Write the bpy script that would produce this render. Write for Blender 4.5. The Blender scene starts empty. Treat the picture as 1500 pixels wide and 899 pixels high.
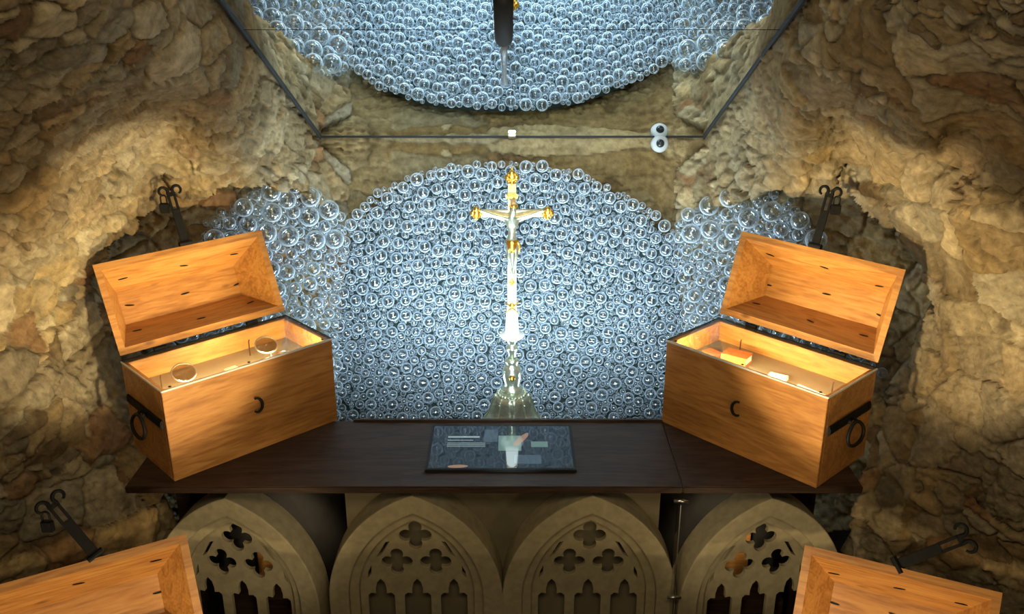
import bpy, bmesh, math, random
import numpy as np
from mathutils import Vector, Matrix
random.seed(7); rng = np.random.default_rng(7)
S = bpy.context.scene; COL = S.collection
R = math.radians

# ------------------------------------------------------------------ camera frame
F = 1351.0; PITCH = R(20.683); CZ = 2.40            # eye 2.4 m up, floor z=0, table top z=0.90
cp, sp = math.cos(PITCH), math.sin(PITCH)
def at(px, py, d):                                   # pixel + distance along the axis -> world
    x = (px-750)/F*d; u = (449.5-py)/F*d
    return Vector((x, d*cp+u*sp, CZ+u*cp-d*sp))
def atY(px, py, Y):
    k = (449.5-py)/F
    return at(px, py, Y/(cp+k*sp))
def atZ(px, py, z):
    k = (449.5-py)/F
    return at(px, py, (z-CZ)/(k*cp-sp))
cd = bpy.data.cameras.new('camera'); cam = bpy.data.objects.new('camera', cd); COL.objects.link(cam)
cam.location = (0, 0, CZ); cam.rotation_euler = (R(90)-PITCH, 0, 0)
cd.sensor_width = 36; cd.lens = F/1500*36; cd.clip_start = .05
S.camera = cam

# ------------------------------------------------------------------ helpers
def tag(o, label=None, cat=None, group=None, kind=None):
    if label: o['label'] = label
    if cat: o['category'] = cat
    if group: o['group'] = group
    if kind: o['kind'] = kind
    return o
def empty(name, loc=(0,0,0), rz=0):
    o = bpy.data.objects.new(name, None); COL.objects.link(o); o.location = loc; o.rotation_euler = (0,0,rz)
    o.empty_display_size = .05
    return o
def link(name, me, mat, parent=None, smooth=None):
    o = bpy.data.objects.new(name, me); COL.objects.link(o)
    if mat: me.materials.append(mat)
    if parent: o.parent = parent
    if smooth is not None: me.shade_smooth() if smooth else me.shade_flat()
    return o
def fin(name, bm, mat, parent=None, smooth=False):
    me = bpy.data.meshes.new(name); bmesh.ops.recalc_face_normals(bm, faces=bm.faces); bm.to_mesh(me); bm.free()
    return link(name, me, mat, parent, smooth)
def box(bm, c, s, bev=0, M=None):
    r = bmesh.ops.create_cube(bm, size=1)
    vs = r['verts']
    T = Matrix.Translation(c) @ Matrix.Diagonal((s[0], s[1], s[2], 1))
    if M is not None: T = M @ T
    bmesh.ops.transform(bm, matrix=T, verts=vs)
    if bev:
        es = list({e for v in vs for e in v.link_edges})
        bmesh.ops.bevel(bm, geom=es, offset=bev, segments=2, affect='EDGES')
def prism(bm, pts, axis_fn, lo, hi):
    """closed polygon pts extruded between lo and hi; axis_fn(p, t) -> Vector"""
    a = [bm.verts.new(axis_fn(p, lo)) for p in pts]; b = [bm.verts.new(axis_fn(p, hi)) for p in pts]
    n = len(pts)
    bm.faces.new(a[::-1]); bm.faces.new(b)
    for i in range(n): bm.faces.new((a[i], a[(i+1)%n], b[(i+1)%n], b[i]))
def tube(bm, pts, r, seg=10, closed=False):
    pts = [Vector(p) for p in pts]; n = len(pts); rings = []
    up = None
    for i, p in enumerate(pts):
        if closed: t = pts[(i+1)%n]-pts[i-1]
        else: t = pts[min(i+1,n-1)]-pts[max(i-1,0)]
        t.normalize()
        if up is None:
            up = t.orthogonal().normalized()
        up = (up-t*up.dot(t)).normalized(); v = t.cross(up)
        rr = r[i] if hasattr(r, '__len__') else r
        rings.append([bm.verts.new(p+(up*math.cos(k*2*math.pi/seg)+v*math.sin(k*2*math.pi/seg))*rr) for k in range(seg)])
    for i in range(n if closed else n-1):
        A, B = rings[i], rings[(i+1)%n]
        for k in range(seg): bm.faces.new((A[k], A[(k+1)%seg], B[(k+1)%seg], B[k]))
    if not closed: bm.faces.new(rings[0][::-1]); bm.faces.new(rings[-1])
def lathe(bm, prof, seg=32, sq=0.0, c=(0,0)):
    """prof: (r, z); sq>0 makes the section a rounded square / lobed"""
    rings = []
    for r, z in prof:
        ring = []
        for k in range(seg):
            a = k*2*math.pi/seg
            rr = r*(1+sq*math.cos(4*a)) if r > 0 else 0
            ring.append(bm.verts.new((c[0]+rr*math.cos(a), c[1]+rr*math.sin(a), z)))
        rings.append(ring)
    for A, B in zip(rings, rings[1:]):
        for k in range(seg): bm.faces.new((A[k], A[(k+1)%seg], B[(k+1)%seg], B[k]))
    bm.faces.new(rings[0][::-1]); bm.faces.new(rings[-1])

# ------------------------------------------------------------------ materials
def mat(name):
    m = bpy.data.materials.new(name); m.use_nodes = True
    nt = m.node_tree; b = nt.nodes['Principled BSDF']
    return m, nt, b
def simple(name, col, rough=.5, metal=0, emit=None, es=0, bump=0, bscale=60, var=0):
    m, nt, b = mat(name)
    b.inputs['Base Color'].default_value = (*col, 1); b.inputs['Roughness'].default_value = rough; b.inputs['Metallic'].default_value = metal
    if emit: b.inputs['Emission Color'].default_value = (*emit, 1); b.inputs['Emission Strength'].default_value = es
    if bump or var:
        tc = nt.nodes.new('ShaderNodeTexCoord'); n = nt.nodes.new('ShaderNodeTexNoise'); n.inputs['Scale'].default_value = bscale; n.inputs['Detail'].default_value = 6
        nt.links.new(tc.outputs['Object'], n.inputs['Vector'])
        if bump:
            bp = nt.nodes.new('ShaderNodeBump'); bp.inputs['Strength'].default_value = bump; bp.inputs['Distance'].default_value = .01
            nt.links.new(n.outputs['Fac'], bp.inputs['Height']); nt.links.new(bp.outputs['Normal'], b.inputs['Normal'])
        if var:
            cr = nt.nodes.new('ShaderNodeValToRGB')
            cr.color_ramp.elements[0].position = .3; cr.color_ramp.elements[1].position = .7
            cr.color_ramp.elements[0].color = (*[c*(1-var) for c in col], 1); cr.color_ramp.elements[1].color = (*[min(1, c*(1+var)) for c in col], 1)
            nt.links.new(n.outputs['Fac'], cr.inputs['Fac']); nt.links.new(cr.outputs['Color'], b.inputs['Base Color'])
    return m
def wood(name, c0, c1, c2, rough=.45, scale=1.0):
    m, nt, b = mat(name); L = nt.links.new; N = nt.nodes.new
    tc = N('ShaderNodeTexCoord'); mp = N('ShaderNodeMapping'); mp.inputs['Scale'].default_value = (1.1*scale, 9*scale, 9*scale)
    oi = N('ShaderNodeObjectInfo'); ad = N('ShaderNodeVectorMath'); ad.operation = 'ADD'
    L(tc.outputs['Object'], mp.inputs['Vector']); L(mp.outputs['Vector'], ad.inputs[0]); L(oi.outputs['Random'], ad.inputs[1])
    n1 = N('ShaderNodeTexNoise'); n1.inputs['Scale'].default_value = 1.7; n1.inputs['Detail'].default_value = 5; n1.inputs['Distortion'].default_value = 1.4
    L(ad.outputs[0], n1.inputs['Vector'])
    w = N('ShaderNodeMath'); w.operation = 'MULTIPLY'; w.inputs[1].default_value = 24; L(n1.outputs['Fac'], w.inputs[0])
    sn = N('ShaderNodeMath'); sn.operation = 'SINE'; L(w.outputs[0], sn.inputs[0])
    n2 = N('ShaderNodeTexNoise'); n2.inputs['Scale'].default_value = 14; n2.inputs['Detail'].default_value = 4; L(ad.outputs[0], n2.inputs['Vector'])
    mx = N('ShaderNodeMath'); mx.operation = 'MULTIPLY_ADD'; mx.inputs[1].default_value = .16; mx.inputs[2].default_value = 0; L(sn.outputs[0], mx.inputs[0])
    sm = N('ShaderNodeMath'); sm.operation = 'ADD'; L(mx.outputs[0], sm.inputs[0]); L(n2.outputs['Fac'], sm.inputs[1])
    cr = N('ShaderNodeValToRGB'); e = cr.color_ramp.elements
    e[0].position = .2; e[0].color = (*c0, 1); e[1].position = .8; e[1].color = (*c2, 1)
    k = e.new(.5); k.color = (*c1, 1)
    L(sm.outputs[0], cr.inputs['Fac'])
    # knots
    kn = N('ShaderNodeTexVoronoi'); kn.inputs['Scale'].default_value = 5.0; mp2 = N('ShaderNodeMapping'); mp2.inputs['Scale'].default_value = (.7, 1.6, 1.6)
    L(tc.outputs['Object'], mp2.inputs['Vector']); L(mp2.outputs['Vector'], kn.inputs['Vector'])
    kr = N('ShaderNodeValToRGB'); kr.color_ramp.elements[0].position = .03; kr.color_ramp.elements[0].color = (.32, .26, .2, 1); kr.color_ramp.elements[1].position = .085; kr.color_ramp.elements[1].color = (1, 1, 1, 1)
    L(kn.outputs['Distance'], kr.inputs['Fac'])
    mm = N('ShaderNodeMix'); mm.data_type = 'RGBA'; mm.blend_type = 'MULTIPLY'; mm.inputs['Factor'].default_value = .8
    L(cr.outputs['Color'], mm.inputs['A']); L(kr.outputs['Color'], mm.inputs['B'])
    L(mm.outputs['Result'], b.inputs['Base Color']); b.inputs['Roughness'].default_value = rough
    bp = N('ShaderNodeBump'); bp.inputs['Strength'].default_value = .12; bp.inputs['Distance'].default_value = .003
    L(sm.outputs[0], bp.inputs['Height']); L(bp.outputs['Normal'], b.inputs['Normal'])
    return m
M_wood = wood('honey_wood', (.30, .118, .026), (.42, .182, .042), (.49, .232, .060))
M_dark = wood('dark_table_wood', (.030, .016, .010), (.048, .026, .016), (.065, .036, .022), rough=.5)
M_dark.node_tree.nodes['Principled BSDF'].inputs['Specular IOR Level'].default_value = .22
M_iron = simple('black_iron', (.007, .0065, .006), .6, 0, bump=.2, bscale=60)
M_iron.node_tree.nodes['Principled BSDF'].inputs['Specular IOR Level'].default_value = .2
M_steel = simple('brushed_steel', (.55, .55, .53), .3, 1)
M_silver = simple('gilt_silver', (.66, .72, .56), .28, .85, bump=.35, bscale=55)
M_white = simple('white_enamel_silver', (.85, .88, .84), .35, .25)
M_gold = simple('gold', (.95, .58, .12), .28, 1, bump=.3, bscale=120)
M_bronze = simple('pale_gold', (.80, .60, .33), .35, .9)
M_plate = simple('display_floor_felt', (.20, .15, .09), .8)
M_rimm = simple('painted_lit_glass_edge', (.75, .78, .75), .25, .2)  # pale colour stands in for light caught in the glass edge
M_black = simple('black_plastic', (.006, .006, .006), .7)
M_whitep = simple('white_plastic', (.42, .44, .45), .5)
M_lens = simple('dark_lens', (.02, .025, .03), .06)
M_sand = simple('carved_sandstone', (.38, .315, .185), .85, bump=.25, bscale=35, var=.14)
M_plaster = simple('olive_plaster', (.20, .165, .10), .9, bump=.3, bscale=8, var=.2)
M_green = simple('dark_backing_felt', (.012, .022, .018), .9)
M_paper = simple('cream_card', (.75, .58, .30), .7)
M_wpaper = simple('white_paper', (.8, .76, .66), .7)
M_orange = simple('red_orange_leather', (.50, .12, .025), .5, bump=.3, bscale=80)
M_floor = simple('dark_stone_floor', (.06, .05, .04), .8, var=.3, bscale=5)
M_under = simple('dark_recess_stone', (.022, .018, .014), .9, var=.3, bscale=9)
M_grey = simple('grey_rod', (.30, .34, .36), .4, .6)

def thin_glass(name, tint=(1,1,1), base=.06):
    m = bpy.data.materials.new(name); m.use_nodes = True; nt = m.node_tree; nt.nodes.clear(); N = nt.nodes.new; L = nt.links.new
    o = N('ShaderNodeOutputMaterial'); t = N('ShaderNodeBsdfTransparent'); t.inputs['Color'].default_value = (*tint, 1)
    g = N('ShaderNodeBsdfGlossy'); g.inputs['Roughness'].default_value = .03
    lw = N('ShaderNodeLayerWeight'); lw.inputs['Blend'].default_value = .5; pw = N('ShaderNodeMath'); pw.operation = 'POWER'; pw.inputs[1].default_value = 4.5; L(lw.outputs['Facing'], pw.inputs[0])
    fr = N('ShaderNodeMath'); fr.operation = 'MULTIPLY_ADD'; fr.inputs[1].default_value = .9; fr.inputs[2].default_value = base; L(pw.outputs[0], fr.inputs[0])
    mx = N('ShaderNodeMixShader'); L(fr.outputs[0], mx.inputs[0]); L(t.outputs[0], mx.inputs[1]); L(g.outputs[0], mx.inputs[2]); L(mx.outputs[0], o.inputs['Surface'])
    return m
M_glass = thin_glass('clear_pane_glass')
def ball_glass():
    """blown glass: clear in front, wall of the glass seen edge-on is thick, frosty and reflective"""
    m = bpy.data.materials.new('blown_glass_ball'); m.use_nodes = True; nt = m.node_tree; nt.nodes.clear(); N = nt.nodes.new; L = nt.links.new
    o = N('ShaderNodeOutputMaterial')
    t = N('ShaderNodeBsdfTransparent'); t.inputs['Color'].default_value = (.86, .90, .93, 1)
    g = N('ShaderNodeBsdfGlossy'); g.inputs['Roughness'].default_value = .16; g.inputs['Color'].default_value = (.9, .95, 1, 1)
    d = N('ShaderNodeBsdfDiffuse'); d.inputs['Color'].default_value = (.74, .84, .93, 1)
    lw = N('ShaderNodeLayerWeight'); lw.inputs['Blend'].default_value = .5
    r1 = N('ShaderNodeValToRGB'); e = r1.color_ramp.elements
    e[0].position = 0; e[0].color = (.10, .10, .10, 1); e[1].position = 1; e[1].color = (.95, .95, .95, 1)
    k = e.new(.30); k.color = (.20, .20, .20, 1); k = e.new(.52); k.color = (.70, .70, .70, 1)
    L(lw.outputs['Facing'], r1.inputs['Fac'])
    r2 = N('ShaderNodeValToRGB'); e = r2.color_ramp.elements
    e[0].position = .3; e[0].color = (.05, .05, .05, 1); e[1].position = .75; e[1].color = (.72, .72, .72, 1)
    L(lw.outputs['Facing'], r2.inputs['Fac'])
    gd = N('ShaderNodeMixShader'); L(r2.outputs['Color'], gd.inputs[0]); L(g.outputs[0], gd.inputs[1]); L(d.outputs[0], gd.inputs[2])
    mx = N('ShaderNodeMixShader'); L(r1.outputs['Color'], mx.inputs[0]); L(t.outputs[0], mx.inputs[1]); L(gd.outputs[0], mx.inputs[2])
    L(mx.outputs[0], o.inputs['Surface'])
    return m
M_ball = ball_glass()
def mirror_glass():
    m = bpy.data.materials.new('reflective_canopy_glass'); m.use_nodes = True; nt = m.node_tree; b = nt.nodes['Principled BSDF']
    b.inputs['Base Color'].default_value = (.74, .80, .82, 1); b.inputs['Metallic'].default_value = 1; b.inputs['Roughness'].default_value = .012
    return m
M_mirror = mirror_glass()

def stone_mat(name):
    m, nt, b = mat(name); L = nt.links.new; N = nt.nodes.new
    at_ = N('ShaderNodeAttribute'); at_.attribute_name = 'tone'
    tc = N('ShaderNodeTexCoord')
    n = N('ShaderNodeTexNoise'); n.inputs['Scale'].default_value = 26; n.inputs['Detail'].default_value = 8; n.inputs['Roughness'].default_value = .7
    L(tc.outputs['Object'], n.inputs['Vector'])
    cr = N('ShaderNodeValToRGB'); cr.color_ramp.elements[0].position = .3; cr.color_ramp.elements[0].color = (.62, .58, .52, 1); cr.color_ramp.elements[1].position = .7; cr.color_ramp.elements[1].color = (1.2, 1.2, 1.2, 1)
    L(n.outputs['Fac'], cr.inputs['Fac'])
    mm = N('ShaderNodeMix'); mm.data_type = 'RGBA'; mm.blend_type = 'MULTIPLY'; mm.inputs['Factor'].default_value = 1
    L(at_.outputs['Color'], mm.inputs['A']); L(cr.outputs['Color'], mm.inputs['B']); L(mm.outputs['Result'], b.inputs['Base Color'])
    b.inputs['Roughness'].default_value = .92; b.inputs['Specular IOR Level'].default_value = .15
    n2 = N('ShaderNodeTexNoise'); n2.inputs['Scale'].default_value = 75; n2.inputs['Detail'].default_value = 8; n2.inputs['Roughness'].default_value = .75
    L(tc.outputs['Object'], n2.inputs['Vector'])
    bp = N('ShaderNodeBump'); bp.inputs['Strength'].default_value = .75; bp.inputs['Distance'].default_value = .012
    L(n2.outputs['Fac'], bp.inputs['Height']); L(bp.outputs['Normal'], b.inputs['Normal'])
    return m
M_stone = stone_mat('rubble_stone')

# ------------------------------------------------------------------ numpy noise for the stonework
def hash3(i, j, k, s):
    h = (i*374761393 + j*668265263 + k*2147483647*0 + k*1274126177 + s*974634541) & 0xffffffff
    h = ((h ^ (h >> 13))*1274126177) & 0xffffffff
    h = ((h ^ (h >> 16))*2246822519) & 0xffffffff
    return ((h ^ (h >> 15)) & 0xffffff)/float(0x1000000)
def vnoise(P, s):
    I = np.floor(P).astype(np.int64); f = P-I; f = f*f*(3-2*f); v = 0
    for a in (0, 1):
        for b in (0, 1):
            for c in (0, 1):
                w = (f[:,0] if a else 1-f[:,0])*(f[:,1] if b else 1-f[:,1])*(f[:,2] if c else 1-f[:,2])
                v = v+w*hash3(I[:,0]+a, I[:,1]+b, I[:,2]+c, s)
    return v*2-1
def fbm(P, s, o=4):
    v = 0; a = .5
    for k in range(o): v = v+a*vnoise(P*2**k, s+k*17); a *= .5
    return v
def voro(P, s, jit=.85):
    I = np.floor(P).astype(np.int64); n = len(P)
    d1 = np.full(n, 9.); d2 = np.full(n, 9.); c1 = np.zeros((n, 3)); c2 = np.zeros((n, 3)); idd = np.zeros((n, 3), np.int64)
    for a in (-1, 0, 1):
        for b in (-1, 0, 1):
            for c in (-1, 0, 1):
                J = I+np.array([a, b, c])
                q = J+.5+jit*(np.stack([hash3(J[:,0], J[:,1], J[:,2], s+t) for t in (1, 2, 3)], 1)-.5)
                d = np.sqrt(((P-q)**2).sum(1))
                m = d < d1; m2 = (~m) & (d < d2)
                d2 = np.where(m, d1, np.where(m2, d, d2)); c2 = np.where(m[:,None], c1, np.where(m2[:,None], q, c2))
                d1 = np.where(m, d, d1); c1 = np.where(m[:,None], q, c1); idd = np.where(m[:,None], J, idd)
    sep = np.sqrt(((c2-c1)**2).sum(1))+1e-6
    edge = (d2**2-d1**2)/(2*sep)
    return edge, c1, idd
def inpoly(x, y, poly):
    r = np.zeros(len(x), bool); n = len(poly)
    for i in range(n):
        x1, y1 = poly[i]; x2, y2 = poly[(i+1)%n]
        if y1 == y2: continue
        c = ((y1 > y) != (y2 > y)) & (x < (x2-x1)*(y-y1)/(y2-y1)+x1)
        r ^= c
    return r
def tps(ctrl):
    c = np.array(ctrl, float); X = c[:,:2]/300; z = 1/c[:,2]; n = len(c)
    def k(r): return r**2*np.log(r+1e-9)
    Kd = np.sqrt(((X[:,None]-X[None])**2).sum(2)); A = np.zeros((n+3, n+3)); A[:n,:n] = k(Kd)+np.eye(n)*.004
    P = np.c_[np.ones(n), X]; A[:n,n:] = P; A[n:,:n] = P.T
    w = np.linalg.solve(A, np.r_[z, 0, 0, 0])
    def f(px, py):
        Q = np.c_[px, py]/300; r = np.sqrt(((Q[:,None]-X[None])**2).sum(2))
        return 1/np.clip(k(r)@w[:n]+np.c_[np.ones(len(Q)), Q]@w[n:], .12, 2)
    return f
def world(px, py, d):
    x = (px-750)/F*d; u = (449.5-py)/F*d
    return np.stack([x, d*cp+u*sp, CZ+u*cp-d*sp], 1)
PAL = np.array([(.46,.37,.22), (.41,.30,.155), (.37,.26,.12), (.30,.24,.15), (.25,.17,.085), (.48,.40,.26), (.31,.18,.085), (.36,.31,.21)])
PALW = np.array([.22, .2, .16, .1, .1, .12, .05, .05]); PALC = np.cumsum(PALW/PALW.sum())
MORT = np.array((.40, .32, .19))
def rocksheet(name, poly, ctrl, step=2.6, seed=1, cell=(.21, .21, .145), amp=.021, wob=9, skirt=(0,.3,0), flat=0.0, tint=(1,1,1)):
    f = tps(ctrl) if not callable(ctrl) else ctrl
    P = np.array(poly, float); x0, y0 = P.min(0)-20; x1, y1 = P.max(0)+20
    nx = int((x1-x0)/step)+1; ny = int((y1-y0)/step)+1
    gx, gy = np.meshgrid(np.linspace(x0, x1, nx), np.linspace(y0, y1, ny)); px = gx.ravel(); py = gy.ravel()
    d = f(px, py); B = world(px, py, d)
    G = B.reshape(ny, nx, 3); du = np.gradient(G, axis=1); dv = np.gradient(G, axis=0)
    Nn = np.cross(dv, du).reshape(-1, 3); Nn /= np.linalg.norm(Nn, axis=1)[:,None]+1e-9
    view = B-np.array([0, 0, CZ]); Nn *= np.where((Nn*view).sum(1) > 0, -1, 1)[:,None]
    C = np.array(cell)
    W = B/C+.13*np.stack([fbm(B/.16, seed+40+t, 3) for t in range(3)], 1)/1.0+.09*np.stack([fbm(B/.04, seed+60+t, 3) for t in range(3)], 1)
    e1, c1, i1 = voro(W, seed)
    r = lambda i, s: hash3(i[:,0], i[:,1], i[:,2], seed+s)
    # in places small stones replace the big ones
    W2 = W*2.1+7.3; e2, c2, i2 = voro(W2, seed+5)
    small = (fbm(B/.35, seed+90, 3)+.25*(r(i1, 31)-.5)) > .10
    e = np.where(small, e2/2.1, e1); ids = np.where(small[:,None], i2+1000, i1); cc = np.where(small[:,None], (c2-7.3)/2.1, c1)
    jw = .03+.06*np.clip(fbm(B/.2, seed+77, 2)+.3, 0, 1)
    joint = np.clip(e/jw, 0, 1); joint = joint*joint*(3-2*joint)
    prot = .25+.75*r(ids, 11); tl = np.stack([r(ids, 12), r(ids, 13), r(ids, 14)], 1)-.5
    tilt = ((W-cc)*tl).sum(1)*np.where(small, 1.0, .9)
    crev = np.clip(1-e/(.45*jw), 0, 1)*np.clip(.5+1.6*fbm(B/.12, seed+300, 2), 0, 1)
    face = fbm(B/.05, seed+120, 4); ridg = 1-np.abs(fbm(B/np.array([.09, .09, .05]), seed+130, 4))*2
    smear = np.clip(fbm(B/.28, seed+150, 3)*2.4+.2, 0, 1)*.72          # mortar smeared over the stones
    h = -.022*crev+joint*(amp*prot+amp*1.1*tilt)*(1-.55*smear)+amp*.55*face-amp*.5*np.clip((ridg-.82)*6, 0, 1)*joint+.018*fbm(B/.30, seed+160, 3)+.007*fbm(B/.022, seed+180, 3)
    if flat: h *= 1-flat*np.clip((B[:,2]-(CZ-.60))/.25, 0, 1)
    Q = B+Nn*h[:,None]
    tone = PAL[np.searchsorted(PALC, np.clip(r(ids, 21), 0, .999))]*(.72+.5*r(ids, 22))[:,None]
    jm = np.clip(1-joint, 0, 1)[:,None]; sm = np.clip(smear, 0, 1)[:,None]
    colr = tone*(1-sm)+MORT*sm; colr = colr*(1-.6*jm)+MORT*.55*.6*jm
    patch = fbm(B/.45, seed+170, 3)[:,None]; colr = colr*(1+.45*patch*np.array([.6, .9, 1.3])) *(1+.25*fbm(B/.07, seed+171, 3)+.42*fbm(B/.016, seed+172, 3))[:,None]
    colr = np.clip(colr*np.array(tint), .01, .9)
    # outline
    wx = px+wob*fbm(B/.10, seed+200, 4)*2; wy = py+wob*fbm(B/.10, seed+210, 4)*2
    keep = inpoly(wx, wy, poly).reshape(ny, nx); kq = keep[:-1,:-1] & keep[1:,:-1] & keep[:-1,1:] & keep[1:,1:]
    idx = np.arange(nx*ny).reshape(ny, nx)
    quads = np.stack([idx[:-1,:-1][kq], idx[1:,:-1][kq], idx[1:,1:][kq], idx[:-1,1:][kq]], 1)
    used = np.unique(quads); mp = -np.ones(nx*ny, int); mp[used] = np.arange(len(used))
    V = Q[used]; Cc = colr[used]; quads = mp[quads]
    ed = np.concatenate([quads[:,[a, (a+1)%4]] for a in range(4)]); es = np.sort(ed, 1)
    u, inv, cnt = np.unique(es, axis=0, return_inverse=True, return_counts=True); bd = ed[cnt[inv.ravel()] == 1]
    bv = np.unique(bd); m2 = -np.ones(len(V), int); 
    allV = [V]; allC = [Cc]; allF = [quads]; prev = None; base = len(V); last = {v: v for v in bv}
    lastmap = np.arange(len(V))
    for kf in (.12, .45, 1.0):                                          # rock turns back behind its edge
        nv = V[bv]+np.array(skirt)*kf-np.array([0,0,0])+ .02*kf*rng.normal(size=(len(bv), 3))*.3
        newmap = -np.ones(len(V), int); newmap[bv] = base+np.arange(len(bv)); base += len(bv)
        allV.append(nv); allC.append(Cc[bv]*.9)
        allF.append(np.stack([lastmap[bd[:,1]], lastmap[bd[:,0]], newmap[bd[:,0]], newmap[bd[:,1]]], 1)); lastmap = newmap
    V = np.concatenate(allV); Cc = np.concatenate(allC); Fq = np.concatenate(allF)
    me = bpy.data.meshes.new(name); me.vertices.add(len(V)); me.vertices.foreach_set('co', V.astype(np.float32).ravel())
    me.loops.add(Fq.size); me.loops.foreach_set('vertex_index', Fq.astype(np.int32).ravel())
    me.polygons.add(len(Fq)); me.polygons.foreach_set('loop_start', np.arange(0, Fq.size, 4, dtype=np.int32)); me.polygons.foreach_set('loop_total', np.full(len(Fq), 4, np.int32))
    me.update(); me.validate()
    a = me.color_attributes.new('tone', 'FLOAT_COLOR', 'POINT'); a.data.foreach_set('color', np.c_[Cc, np.ones(len(Cc))].astype(np.float32).ravel())
    o = link(name, me, M_stone, None, True)
    tag(o, kind='structure')
    return o, f

# ------------------------------------------------------------------ room: stone walls of the niche
YW = 3.75                                            # back wall
HALF = .79                                           # half width between the upper side walls
def dx(px): return F*(HALF+.012)/abs(px-750)                # distance of the plane x = +-HALF at that column
LU = [(px, py, dx(px)) for px in (480, 400, 325) for py in (-150, 0, 120)]+[(240,-150,dx(240)),(240,0,dx(240)),(240,110,2.3)] + [(465, 200, 3.75), (400, 200, 3.25), (330, 200, 2.85)]
LU += [(100, -150, 1.6), (0, -150, 1.42), (-150, -150, 1.22), (100, 0, 1.7), (0, 0, 1.52), (-150, 0, 1.3), (100, 120, 2.05), (0, 120, 1.9), (-150, 120, 1.7),
       (470, 300, 3.68), (390, 265, 3.28), (330, 270, 3.2), (240, 180, 2.85), (240, 255, 3.16), (120, 210, 2.55), (0, 220, 2.2), (-150, 230, 2.0),
       (190, 330, 3.1), (60, 330, 2.52), (-100, 330, 2.3), (140, 385, 3.02), (90, 450, 2.93), (0, 450, 2.62), (-150, 450, 2.35),
       (180, 500, 3.25), (150, 560, 3.08), (60, 560, 2.8), (0, 600, 2.62), (-150, 600, 2.4), (200, 620, 3.22), (160, 680, 3.02), (60, 700, 2.85), (0, 740, 2.72), (-150, 760, 2.5),
       (230, 740, 3.12), (150, 800, 3.0), (0, 860, 2.85), (-150, 900, 2.7), (240, 900, 3.2), (120, 960, 3.0)]
PL = [(482,-160),(470,190),(478,255),(505,300),(470,300),(430,283),(390,268),(345,275),(300,292),(262,282),(242,258),(224,290),(196,330),(150,372),(132,400),(150,450),(190,500),(215,560),(225,640),(240,720),(262,800),(270,980),(-170,980),(-170,-160)]
wl, fl = rocksheet('wall_left', PL, LU, seed=3, skirt=(-.18, .24, 0), flat=.32)
LB = [(540,300,3.86),(510,310,3.83),(510,400,3.92),(505,520,4.06),(500,640,4.20),(440,300,3.68),(440,420,3.80),(420,560,3.86),(400,270,3.52),(340,300,3.45),(340,420,3.62),(340,560,3.72),
      (280,300,3.38),(250,380,3.42),(240,500,3.5),(180,330,3.32),(130,400,3.28),(150,500,3.38),(200,640,3.5),(200,240,3.2),(300,220,3.25),(420,220,3.6),(300,720,3.75),(480,760,4.1),(180,760,3.5)]
PLB = [(512,250),(470,215),(300,215),(180,235),(90,360),(90,560),(150,780),(505,780),(505,600)]
wlb, flb = rocksheet('wall_left_recess', PLB, LB, seed=13, cell=(.21,.21,.145), skirt=(-.1,.2,0), wob=2)
def mir(L): return [((1500-t[0]),)+tuple(t[1:]) for t in L]
RU = [(1500-a, b, c) for a, b, c in LU]
RU = [t for t in RU if not (t[0] in (1260, 1310, 1360, 1410) and 180 <= t[1] <= 460)]
RU += [(1245, 190, 2.9), (1240, 270, 3.18), (1300, 330, 3.12), (1350, 395, 3.08), (1400, 300, 2.5), (1400, 440, 2.85), (1370, 200, 2.3), (1440,330,2.45)]
PR = [(1018,-160),(1030,190),(1022,255),(1000,300),(1030,298),(1060,300),(1100,290),(1140,272),(1170,278),(1200,292),(1232,272),(1238,240),(1228,262),(1262,300),(1305,335),(1345,385),(1362,440),(1338,500),(1300,560),(1285,640),(1262,720),(1240,800),(1232,980),(1670,980),(1670,-160)]
wr, fr_ = rocksheet('wall_right', PR, RU, seed=23, skirt=(.18, .24, 0), flat=.32)
RB = mir(LB); PRB = [(1500-a, b) for a, b in PLB]
wrb, frb = rocksheet('wall_right_recess', PRB, RB, seed=33, cell=(.21,.21,.145), skirt=(.1,.2,0), wob=2)
def fback(px, py):
    k = (449.5-py)/F
    return YW/(cp+k*sp)
wb, _ = rocksheet('wall_back', [(430,120),(1070,120),(1090,700),(410,700)], fback, seed=45, cell=(.55,.3,.12), amp=.018, skirt=(0,.2,0), wob=0, tint=(.68,.66,.58))
# floor
bm = bmesh.new(); box(bm, (0, 1.6, -.05), (5.2, 6.4, .1)); tag(fin('floor', bm, M_floor), kind='structure')

# ------------------------------------------------------------------ sloping reflective glass canopy
zl = atY(750, 200, YW-.02)                           # where it meets the back wall
TILT = R(26.5)
gd = Vector((0, -math.cos(TILT), math.sin(TILT))); gn = Vector((0, -math.sin(TILT), -math.cos(TILT)))  # up-slope, downward normal
G0 = Vector((0, YW-.03, zl.z)); GL = 2.5
can = empty('glass_canopy', G0)
tag(can, 'sloping mirror-like glass canopy above the arch of glass balls, dark edge strips along both walls', 'glass canopy')
Mg = Matrix((Vector((1,0,0)), gd, gn)).transposed().to_4x4()    # local x, y up-slope, z = downward normal
def canopy_box(name, m, c, s, bev=0):
    bm = bmesh.new(); box(bm, c, s, bev, Mg); return fin(name, bm, m, can)
canopy_box('glass_pane', M_mirror, (0, .54, -.006), (2*HALF-.03, 1.076, .012))
canopy_box('glass_pane', M_mirror, (0, 1.08+.71, -.006), (2*HALF-.03, 1.416, .012))
for s in (-1, 1):
    canopy_box('edge_strip', M_black, (s*(HALF-.018), GL/2, .004), (.006, GL, .010), 0)
canopy_box('lower_edge_strip', M_black, (0, .004, -.003), (2*HALF-.03, .004, .014))
canopy_box('clamp', M_steel, (0, .035, .006), (.03, .04, .014), .003)

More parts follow.
